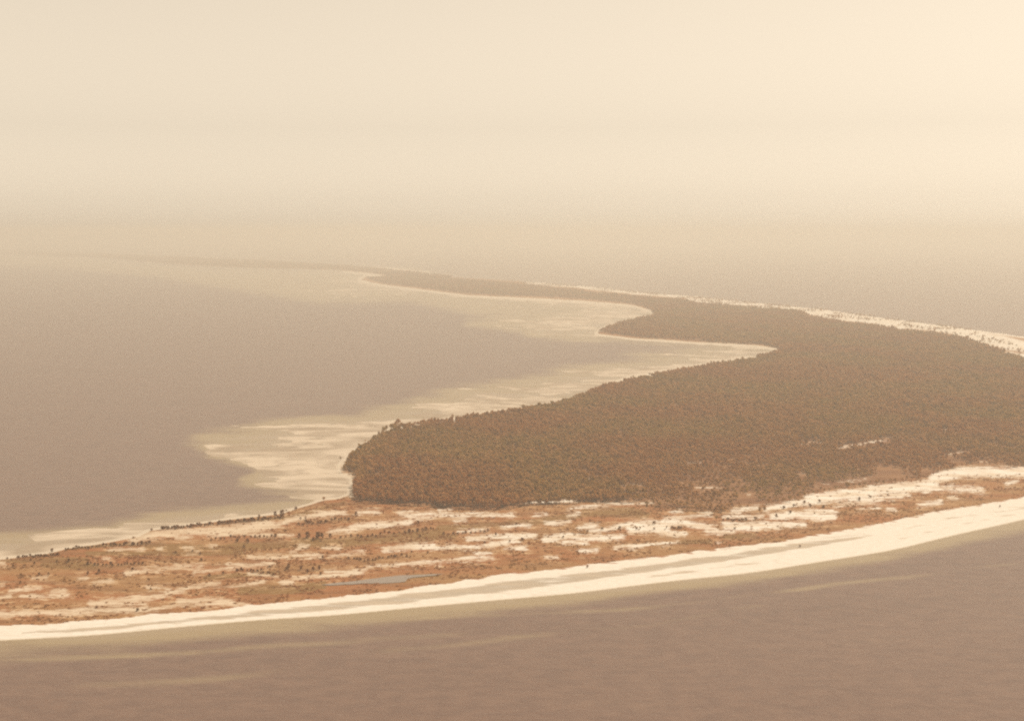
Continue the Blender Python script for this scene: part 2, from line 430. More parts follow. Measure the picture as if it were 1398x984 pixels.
POND = [(438, 799), (455, 797), (480, 794.5), (515, 790), (545, 786.5), (570, 785.6), (592, 784.4), (606, 784), (596, 786), (582, 787.4), (566, 789), (556, 791), (553, 795), (530, 797), (500, 797.5), (470, 799), (450, 800)]
SWALE = [(30, 865, 2), (120, 860.5, 4), (200, 853, 4), (280, 844.5, 5), (360, 836.5, 6), (440, 829.5, 8), (520, 821, 9), (600, 812, 11), (700, 800.5, 13), (760, 794, 11),
         (860, 780, 10), (940, 769, 10), (1000, 761, 10), (1060, 752, 9), (1120, 742.5, 7), (1160, 736, 4), (1190, 731, 0.5), (1230, 722, -8)]
SWALE_THIN = [(2.2, [(880, 789), (960, 778), (1060, 766)]), (2.0, [(1105, 737), (1182, 730)]), (1.6, [(1230, 724), (1300, 708), (1398, 695)]), (1.6, [(1215, 740), (1300, 719), (1398, 700)])]

def strokes(px, py, lst, sy=1.0):
    f = np.full(px.shape, -12.0)
    for w, pts in lst:
        xs = [q[0] for q in pts]; ys = [q[1] for q in pts]
        m = (px > min(xs) - 14 - w) & (px < max(xs) + 14 + w) & (py > min(ys) - 14 - w) & (py < max(ys) + 14 + w)
        if m.any():
            f[m] = np.maximum(f[m], w / 2 - seg_dist(px[m], py[m], pts))
    return f

def height_and_fields(x, y):
    """ground height and cover fields at map points"""
    px, py = to_photo(x, y)
    # small irregularities of every shoreline, in map space
    wob = (fbm(x / 45, y / 90, 3) - 0.5)
    pyw = py + wob * 3.0 * np.clip((py - 340) / 200, 0.15, 1.0)
    pxw = px + (fbm(x / 35 + 9, y / 60, 5) - 0.5) * 6.0
    land = np.maximum(poly_sdf(pxw, pyw, LAND), poly_sdf(pxw, py, SPIT))
    flats = poly_sdf(pxw, pyw, FLATS) + (fbm((x + 0.5 * y) / 170, (y - 0.4 * x) / 300, 7, 4) - 0.56) * 34 * np.clip((py - 380) / 200, 0.25, 1.0)
    forest = np.maximum(poly_sdf(pxw, py, FOREST), poly_sdf(px, py, SPIT))
    yw = np.interp(px, WX, WY); yi = np.interp(px, IX, IY)
    inner_w = yi + (fbm(x / 18, y / 40, 8) - 0.5) * 5.0
    beach = np.minimum(yw - py, py - inner_w)
    return px, py, land, flats, forest, beach, yw, inner_w

# ---- land sheet: rows along depth, columns fanning out with distance
rows = [1150.0]
while rows[-1] < 42000:
    d = rows[-1]
    rows.append(d + max(3.2, d * d / (CAM_H * F_PX) * 0.8))
rows = np.array(rows)
us = np.arange(-0.62, 0.6201, 0.0013)
GX = rows[:, None] * us[None, :]
GY = np.repeat(rows[:, None], len(us), 1)
px, py, land, flats, forest, beach, yw, yi = height_and_fields(GX, GY)
sandf = np.maximum(strokes(px, py, SAND_STROKES), -12)
sandf = np.maximum(sandf, strokes(px, py, CLEARINGS) - 1.3)
isles = strokes(px, py, SCRUB_ISLES)
sandf = np.minimum(sandf, -isles + 0.5)
near = np.clip((py - 340) / 300, 0.22, 1)
olive = sstep(-2.5, 3.0, strokes(px, py, OLIVE)) * 0.9
sx_, sc_, sw_ = (np.array(v, float) for v in zip(*SWALE))
swale = sstep(-2.2, 2.2, np.interp(px, sx_, sw_, left=-9, right=-9) / 2 - np.abs(py - np.interp(px, sx_, sc_) + (fbm(GX / 60, GY / 60, 19) - 0.5) * 5))
swale = np.maximum(swale, 0.55 * sstep(-1.6, 1.2, strokes(px, py, SWALE_THIN)))
pond = poly_sdf(px, py, POND)

on_beach = (beach > 0)
bt = np.clip((yw - py) / np.maximum(yw - yi, 1), 0, 1)
z_beach = 0.06 + 1.5 * sstep(0, 0.45, bt) - 0.5 * swale + 0.5 * sstep(0.85, 1.0, bt)
dune = (fbm(GX / 40, GY / 40, 31) - 0.35) * 1.8 + (fbm(GX / 9, GY / 9, 33) - 0.5) * 0.5
z_land = 0.3 + 1.1 * sstep(0, 5, land) + dune * sstep(0, 4, land) + 1.0 * sstep(0, 8, forest)
wx_ = (fbm(GX / 220, GY / 300, 45) - 0.5) * 260
streak = (fbm((GX + wx_) / 170, (GY + wx_ * 0.8 + GX * 0.35) / 90, 41, 4) - 0.5) * 1.1 + (fbm((GX + wx_) / 70, (GY + GX * 0.35) / 45, 43, 3) - 0.5) * 0.45
z_flat = np.clip(flats * 0.016 - 0.13, -0.6, 0.16) + streak * 0.72 + 0.06 * sstep(-7, 0, land)
z_flat = np.where(land > -3, np.maximum(z_flat, 0.12 + 0.05 * (land + 3)), z_flat)
z_out = np.full_like(GX, -2.0)
z = np.maximum(z_out, np.where(flats > -9, np.maximum(z_flat, -2.0), -2.0))
z = np.where(land > 0, np.maximum(z_land, 0.25), z)
z = np.where(beach > -4, np.where(beach > 0, z_beach, np.where(py > yw, np.clip((yw - py) * 0.05, -2, 0) - 0.02, np.maximum(z, 0.8))), z)
# the ground dips under the pond
pond_w = sstep(-3, 1.5, pond)
z = np.where(land > 0, z * (1 - pond_w) + 0.35 * pond_w, z)

near_land = land > -3
is_land = (land > -1.2) & ~on_beach
keep_v = (z > -0.9) | on_beach | (land > -2)
cls = np.where(on_beach | ((beach > -5) & (py > yw)), 1, np.where(is_land, 0, 2))
nr, nc = GX.shape
idx = np.arange(nr * nc).reshape(nr, nc)
Q = np.stack([idx[:-1, :-1], idx[:-1, 1:], idx[1:, 1:], idx[1:, :-1]], -1).reshape(-1, 4)
kf = keep_v.ravel()[Q].any(1)
Q = Q[kf]
qc = cls.ravel()[Q].max(1)
qc = np.where((cls.ravel()[Q] == 1).any(1), 1, qc)
VERT = np.stack([GX, GY, z], -1).reshape(-1, 3)
swash_b = 1 - sstep(0.0, 2.2, yw - py)
creep = sstep(0.80, 1.05, bt) * 0.75
flat_damp = (1 - sstep(-1.5, 1.5, land))
ALL = dict(sandf=np.clip(sandf / near, -12, 12), olive=olive, forest=np.clip(forest, -8, 8), flat=flat_damp, dry=np.maximum(sstep(330, 720, px), sstep(470, 440, py)), swale=swale, swash=swash_b, creep=creep)
ALL = {k: v.ravel() for k, v in ALL.items()}
ALLF = dict(swash=(sstep(-6, -0.5, land)).ravel())

def piece(name, k, mat, attrs):
    q = Q[qc == k]
    u, inv = np.unique(q, return_inverse=True)
    me = mesh_np(name, VERT[u], inv.reshape(-1, 4), mat, True, {a: v[u] for a, v in attrs.items()})
    return me

link("ground", piece("ground", 0, M_GROUND, {k: ALL[k] for k in ("sandf", "olive", "forest", "flat", "dry")}), kind="structure",
     label="sandy ground of the low island with reddish brown scrub patches", category="ground")
link("beach", piece("beach", 1, M_BEACH, {k: ALL[k] for k in ("swale", "swash", "creep")}), kind="structure",
     label="bright white sand beach curving along the near shore", category="beach")
link("tidal_flat", piece("tidal_flat", 2, M_FLAT, ALLF), kind="structure",
     label="pale streaky sand flats along the lagoon side of the island", category="sand flat")

# ---- sea sheet to the horizon
srows = np.concatenate([[-60000.0, -8000.0, 0.0, 600.0], rows[::3], [46000.0, 60000.0]])
su = np.concatenate([[-110, -40, -12, -4, -2, -1.2, -0.8], us[::3], [0.8, 1.2, 2, 4, 12, 40, 110]])
syp = np.maximum(srows, 600.0)
SX = np.clip(syp[:, None] * su[None, :], -60000, 60000)
SX[:, 0] = -60000; SX[:, -1] = 60000
SY = np.repeat(srows[:, None], len(su), 1)
spx, spy, sl, sf, sfo, sb, syw, syi = height_and_fields(SX, np.maximum(SY, 700.0))
ocean = (spy - syw)                                     # px seaward of the near waterline
band = np.interp(spx, [-400, 0, 300, 700, 1000, 1398], [46, 44, 36, 26, 22, 30])
sh_near = np.where(ocean > -30, 0.62 * (1 - sstep(0, 1, ocean / band)) + 0.08, 0)
bars = np.maximum.reduce([np.exp(-((spy - np.interp(spx, bx, by) + (fbm(SX / 120, SY / 160, 87) - 0.5) * 9) / bw) ** 2) * ba * (0.45 + 1.1 * vnoise(SX / 90, SY / 90, 89)) * sstep(bx[0] - 60, bx[0] + 40, spx) * (1 - sstep(bx[-1] - 40, bx[-1] + 60, spx)) for bx, by, bw, ba in [
    ([0, 200, 400, 640], [900, 893, 880, 866], 6, 0.42), ([420, 700, 950, 1200, 1398], [848, 842, 822, 790, 768], 4, 0.40),
    ([100, 300, 420], [935, 925, 912], 7, 0.28), ([520, 600, 740], [889, 883, 868], 6, 0.42), ([700, 900, 1060], [868, 850, 824], 5, 0.34)]])
sh_near = np.where(ocean > 0, np.maximum(sh_near, bars), sh_near)
sh_flat = np.where(ocean < -30, 0.92 * sstep(-24, 16, sf), 0)
far_bank = np.where((ocean < -30) & (sl < 0), 0.55 * sstep(-14, 8, poly_sdf(spx, spy, [(-300, 343), (0, 346), (120, 352), (300, 368), (480, 366), (600, 385), (700, 405), (800, 412), (780, 430), (700, 440), (560, 412), (430, 412), (300, 392), (200, 376), (60, 364), (-300, 352)])), 0)
ocean_side = np.where(sl < 0, 0.35 * sstep(-5, 0, sl), 0)
shoal = np.clip(np.maximum.reduce([sh_near, sh_flat, far_bank, ocean_side]), 0, 1)
snr, snc = SX.shape
sidx = np.arange(snr * snc).reshape(snr, snc)
SQ = np.stack([sidx[:-1, :-1], sidx[:-1, 1:], sidx[1:, 1:], sidx[1:, :-1]], -1).reshape(-1, 4)
SV = np.stack([SX, SY, np.zeros_like(SX)], -1).reshape(-1, 3)
wid = SV[SQ[:, 1], 0] - SV[SQ[:, 0], 0] + SV[SQ[:, 2], 0] - SV[SQ[:, 3], 0]
SQ = SQ[wid > 0.01]
link("sea", mesh_np("sea", SV, SQ, M_SEA, True, dict(shoal=shoal.ravel())), kind="structure",
     label="brownish grey sea and lagoon around the island", category="sea")

# ---- pond behind the dune line
pp = []
for i in range(len(POND)):
    a, b = POND[i], POND[(i + 1) % len(POND)]
    for t in (0, 0.33, 0.67):
        pp.append((a[0] + (b[0] - a[0]) * t + RNG.normal(0, 0.5), a[1] + (b[1] - a[1]) * t + RNG.normal(0, 0.18)))
me = bpy.data.meshes.new("pond")
me.from_pydata([(*ground_at(*q), 1.25) for q in pp], [], [list(range(len(pp)))])
me.materials.append(M_POND)
link("pond", me, kind="structure", label="narrow grey pond lying behind the white beach", category="pond")

_zgrid = z
def ground_z(x, y):
    """height of the land sheet under a map point"""
    x = np.atleast_1d(np.asarray(x, float)); y = np.atleast_1d(np.asarray(y, float))
    r = np.interp(y, rows, np.arange(nr)); c = (x / y - us[0]) / (us[1] - us[0])
    r0 = np.clip(r.astype(int), 0, nr - 2); c0 = np.clip(c.astype(int), 0, nc - 2)
    fr = np.clip(r - r0, 0, 1); fc = np.clip(c - c0, 0, 1)
    return (_zgrid[r0, c0] * (1 - fr) + _zgrid[r0 + 1, c0] * fr) * (1 - fc) + (_zgrid[r0, c0 + 1] * (1 - fr) + _zgrid[r0 + 1, c0 + 1] * fr) * fc
def field_at(F, x, y):
    r = np.clip(np.round(np.interp(y, rows, np.arange(nr))).astype(int), 0, nr - 1)
    c = np.clip(np.round((x / y - us[0]) / (us[1] - us[0])).astype(int), 0, nc - 1)
    return F[r, c]

# ------------------------------------------------------------------ plants
def tube(p0, p1, r0, r1, sides=5):
    p0 = np.array(p0, float); p1 = np.array(p1, float)
    d = p1 - p0; d = d / np.linalg.norm(d)
    a = np.cross(d, (0.3, 0.9, 0.1)); a /= np.linalg.norm(a); b = np.cross(d, a)
    th = np.arange(sides) / sides * 2 * math.pi
    ring = np.cos(th)[:, None] * a + np.sin(th)[:, None] * b
    v = np.concatenate([p0 + ring * r0, p1 + ring * r1])
    k = np.arange(sides); n = (k + 1) % sides
    return v, np.stack([k, n, n + sides, k + sides], 1)

def join(parts):
    vs, qs, o = [], [], 0
    for v, q in parts:
        vs.append(v); qs.append(q + o); o += len(v)
    return np.concatenate(vs), np.concatenate(qs)

def leaf_clumps(rng, centres, radii, n_each, size, flat=0.75):
    """many small leaf-spray faces spread through the clumps of a crown"""
    V, C = [], []
    for c, r in zip(centres, radii):
        d = rng.normal(size=(n_each, 3)); d /= np.linalg.norm(d, axis=1)[:, None]
        rad = r * (0.35 + 0.65 * rng.random(n_each) ** 0.5)
        pos = c + d * rad[:, None] * np.array([1, 1, flat])
        nrm = d * 0.8 + rng.normal(size=(n_each, 3)) * 0.6 + np.array([0, 0, 0.35]); nrm /= np.linalg.norm(nrm, axis=1)[:, None]
        t = np.cross(nrm, rng.normal(size=(n_each, 3))); t /= np.linalg.norm(t, axis=1)[:, None]
        b = np.cross(nrm, t)
        s = size * (0.6 + 0.8 * rng.random(n_each))[:, None]
        l = s * (0.55 + 0.5 * rng.random(n_each))[:, None]
        V.append(np.stack([pos - t * s - b * l * .4, pos - t * s * .2 - b * l, pos + t * s + b * l * .3, pos - t * s * .1 + b * l], 1).reshape(-1, 3))
    v = np.concatenate(V)
    return v, np.arange(len(v)).reshape(-1, 4)

def tree_parts(rng, h, spread, bare, n_cl, n_leaf, size, flat=0.7, top=0.5):
    """returns (trunk verts/quads), (crown verts/quads); base at the origin, metres"""
    lean = rng.normal(0, 0.05 * h, 2)
    knee = np.array([lean[0] * 0.5 + rng.normal(0, .02 * h), lean[1] * 0.5 + rng.normal(0, .02 * h), h * bare])
    tip = np.array([lean[0], lean[1], h * 0.86])
    r = 0.022 * h + 0.05
    parts = [tube((0, 0, -0.6), knee, r, r * 0.72, 6), tube(knee, tip, r * 0.72, r * 0.25, 6)]
    cs, rs = [], []
    for k in range(n_cl):
        a = k * 2.4 + rng.random() * 0.9
        u = (k + 0.5) / n_cl
        zz = h * (bare + (1 - bare) * (0.12 + 0.76 * u))
        prof = math.sin(math.pi * min(1, 0.22 + 0.72 * u)) ** 0.7
        rr = spread * prof * (0.35 + 0.5 * rng.random())
        c = np.array([lean[0] * u + cos(a) * rr, lean[1] * u + sin(a) * rr, zz])
        cs.append(c); rs.append(spread * (0.30 + 0.22 * rng.random()))
        if k % 2 == 0:
            s = knee + (tip - knee) * min(0.9, u * 0.9)
            parts.append(tube(s, c, r * 0.35, r * 0.1, 4))
    cs.append(np.array([lean[0], lean[1], h * (0.92 - 0.1 * top)])); rs.append(spread * 0.42)
    return join(parts), leaf_clumps(rng, cs, rs, n_leaf, size, flat)

def two_meshes(name, rng, leafmat, **kw):
    t, c = tree_parts(rng, **kw)
    return mesh_np(name + "_trunk", *t, M_BARK), mesh_np(name + "_crown", *c, leafmat)

r_ = np.random.default_rng(5)
TREE_KINDS = [two_meshes("forest_tree", r_, M_TREE, h=10.0, spread=s, bare=b, n_cl=n, n_leaf=24, size=0.55, flat=f)
              for s, b, n, f in [(2.9, .42, 11, .7), (3.4, .5, 12, .6), (2.4, .35, 10, .85), (3.8, .55, 13, .55), (2.2, .45, 9, .9), (3.1, .38, 12, .75)]]
SHRUB_KINDS = [two_meshes("shrub", r_, M_SHRUB, h=4.0, spread=s, bare=b, n_cl=n, n_leaf=22, size=0.34, flat=f)
               for s, b, n, f in [(1.7, .12, 8, .8), (2.2, .10, 9, .65), (1.4, .18, 7, .95), (2.0, .25, 8, .7), (1.8, .08, 9, .6)]]

ORD = lambda n: str(n) + ("th" if 10 <= n % 100 <= 20 else {1: "st", 2: "nd", 3: "rd"}.get(n % 10, "th"))

def plant(kind, px, py, h_px, w_rel, label, group, rng):
    """one tree or shrub of its own; size given as its height on the photograph"""
    x, y = ground_at(px, py)
    m_per_px = math.hypot(y, CAM_H) / F_PX
    h = h_px * m_per_px
    if kind == "tree":
        ms = TREE_KINDS[rng.integers(len(TREE_KINDS))]; base, name, cat = 10.0, "woodland_tree", "tree"
    else:
        ms = SHRUB_KINDS[rng.integers(len(SHRUB_KINDS))]; base, name, cat = 4.0, "shrub", "shrub"
    o = link(name, None, label=label, category=cat, group=group)
    o.empty_display_size = 1.0
    o.location = (x, y, float(ground_z(x, y)[0]))
    o.rotation_euler = (0, 0, rng.random() * 6.28)
    s = h / base
    o.scale = (s * w_rel, s * w_rel, s)
    link("trunk", ms[0], o)
    link("crown", ms[1], o)
    return o

def along(pts, spacing, jx, jy, rng):
    pts = [np.array(p, float) for p in pts]
    out, carry = [], 0.0
    for a, b in zip(pts[:-1], pts[1:]):
        L = np.linalg.norm(b - a); t = carry
        while t < L:
            q = a + (b - a) * t / L
            out.append((q[0] + rng.normal(0, jx), q[1] + rng.normal(0, jy)))
            t += spacing * (0.75 + 0.5 * rng.random())
        carry = t - L
    return out

rp = np.random.default_rng(77)
ROWS = [
    # kind, polyline, spacing, jitter y, (h min, h max), width, what it is, where, group
    ("shrub", [(221, 724), (245, 723), (262, 721), (290, 718), (320, 715), (350, 713), (388, 709)], 3.6, 0.6, (3.6, 6.2), 1.1, "dark shrub", "in the hedge-like row beside the lagoon sand", "shrubs in the row beside the lagoon sand"),
    ("shrub", [(23, 763), (40, 761.5), (62, 762), (80, 759)], 3.6, 0.5, (3.2, 5.0), 1.2, "brown shrub", "in the lagoon shore row nearest the photo edge", "shrubs in the low row at the lagoon shore"),
    ("shrub", [(90, 752), (102, 750.5), (115, 750.5), (125, 750), (140, 748), (160, 747), (180, 746), (206, 744)], 4.6, 0.6, (3.4, 5.4), 1.15, "dark brown shrub", "in the row above the thin white sand streak", "shrubs above the thin sand streak"),
    ("shrub", [(120, 773), (140, 773), (165, 774), (196, 772)], 5.2, 0.9, (3.2, 5.0), 1.2, "reddish shrub", "in the broken row below the thin white sand streak", "shrubs below the thin sand streak"),
    ("shrub", [(408, 719), (425, 717), (440, 715), (460, 713), (480, 711)], 4.6, 0.7, (3.4, 5.0), 1.15, "dark shrub", "on the scrub tongue between two pale sand bands", "shrubs between the two sand bands"),
    ("shrub", [(465, 736), (500, 734), (533, 729), (560, 728), (590, 724)], 6.2, 0.9, (3.0, 5.2), 1.1, "olive shrub", "along the top of the olive scrub strip", "shrubs along the olive scrub strip"),
    ("shrub", [(476, 765), (500, 767), (520, 764), (560, 759)], 5.5, 0.8, (2.8, 4.2), 1.25, "low brown shrub", "in the row above the grey pond", "shrubs above the pond"),
    ("shrub", [(324, 781), (350, 782), (376, 787)], 4.6, 0.9, (3.2, 5.0), 1.2, "reddish brown shrub", "in the clump beside the curved sand track", "shrubs by the curved sand track"),
    ("shrub", [(288, 738), (320, 737), (376, 734)], 6.5, 0.9, (3.0, 4.6), 1.1, "brown shrub", "in the sparse row under the lagoon-side sand patch", "shrubs under the lagoon-side sand patch"),
    ("shrub", [(606, 731), (640, 729), (668, 728)], 6.0, 0.7, (2.8, 4.4), 1.1, "small dark shrub", "in the row over the middle white sand streak", "shrubs over the middle sand streak"),
    ("shrub", [(918, 724), (933, 723)], 4.0, 0.4, (3.2, 4.2), 1.3, "dark reddish shrub", "in the clump at the sand plate's end", "shrubs clumped on the sand plate"),
    ("shrub", [(988, 713), (1004, 713), (1022, 714)], 5.0, 0.7, (3.2, 5.0), 1.2, "dark shrub", "in the row splitting two pale sand patches", "shrubs splitting two sand patches"),
    ("tree", [(485, 685), (520, 688.5), (560, 691), (600, 694), (640, 696), (690, 697)], 6.2, 0.6, (11, 15.5), 0.95, "tall tree", "along the forest front's lagoon end", "trees along the forest front at the lagoon end"),
    ("tree", [(694, 697), (730, 691), (800, 687), (872, 687)], 6.4, 0.6, (9.5, 13.5), 1.0, "tree", "along the middle of the forest's front foot", "trees along the middle of the forest front"),
    ("tree", [(884, 694), (930, 700), (986, 700)], 6.2, 0.8, (5.0, 8.0), 1.1, "short tree", "at the woodland foot above the sand plate", "short trees above the sand plate"),
    ("tree", [(1050, 690), (1082, 685), (1110, 676), (1165, 666), (1220, 660), (1265, 654), (1288, 644), (1320, 637), (1396, 638)], 8.0, 0.5, (5.0, 8.5), 1.1, "tree", "in the forest edge bordering the wide white sand sheet", "trees bordering the wide sand sheet"),
    ("tree", [(485, 680), (486, 668), (488, 657)], 3.6, 0.5, (9, 13), 0.9, "tree", "up the forest corner by the lagoon, below the small notch", "trees at the forest corner"),
    ("tree", [(470, 645), (478, 634), (493, 619), (508, 608), (520, 597), (532, 588), (546, 583)], 4.8, 0.6, (8, 12), 0.95, "tree", "along the forest point jutting into the flats", "trees along the jutting forest point"),
    ("tree", [(556, 585), (620, 577), (690, 566), (760, 554), (800, 544)], 8.5, 1.4, (5.5, 10), 1.0, "tree", "on the forest's far rim over the flats", "trees on the near half of the forest rim"),
    ("tree", [(812, 539), (830, 529), (870, 518), (930, 507), (980, 498), (1034, 490.5)], 9.5, 0.8, (3.5, 6.5), 1.05, "tree", "on the far forest rim leading to the inner bay", "trees on the far half of the forest rim"),
]
for kind, pts, sp, jy, (h0, h1), w, what, where, group in ROWS:
    spots = sorted(along(pts, sp, 0.8, jy, rp))
    vertical = abs(pts[-1][0] - pts[0][0]) < 12
    if vertical:
        spots = sorted(spots, key=lambda q: -q[1])
    for k, (qx, qy) in enumerate(spots):
        hh = h0 + (h1 - h0) * rp.random() ** 1.3
        if vertical:
            lab = f"{ORD(k + 1)} {what} counted {where}"
        elif k == 0:
            lab = f"leftmost {what} {where}"
        elif k == len(spots) - 1:
            lab = f"rightmost {what} {where}"
        else:
            lab = f"{ORD(k + 1)} {what} from the left {where}"
        plant(kind, qx, qy, hh, w * (0.85 + 0.3 * rp.random()), lab, group, rp)

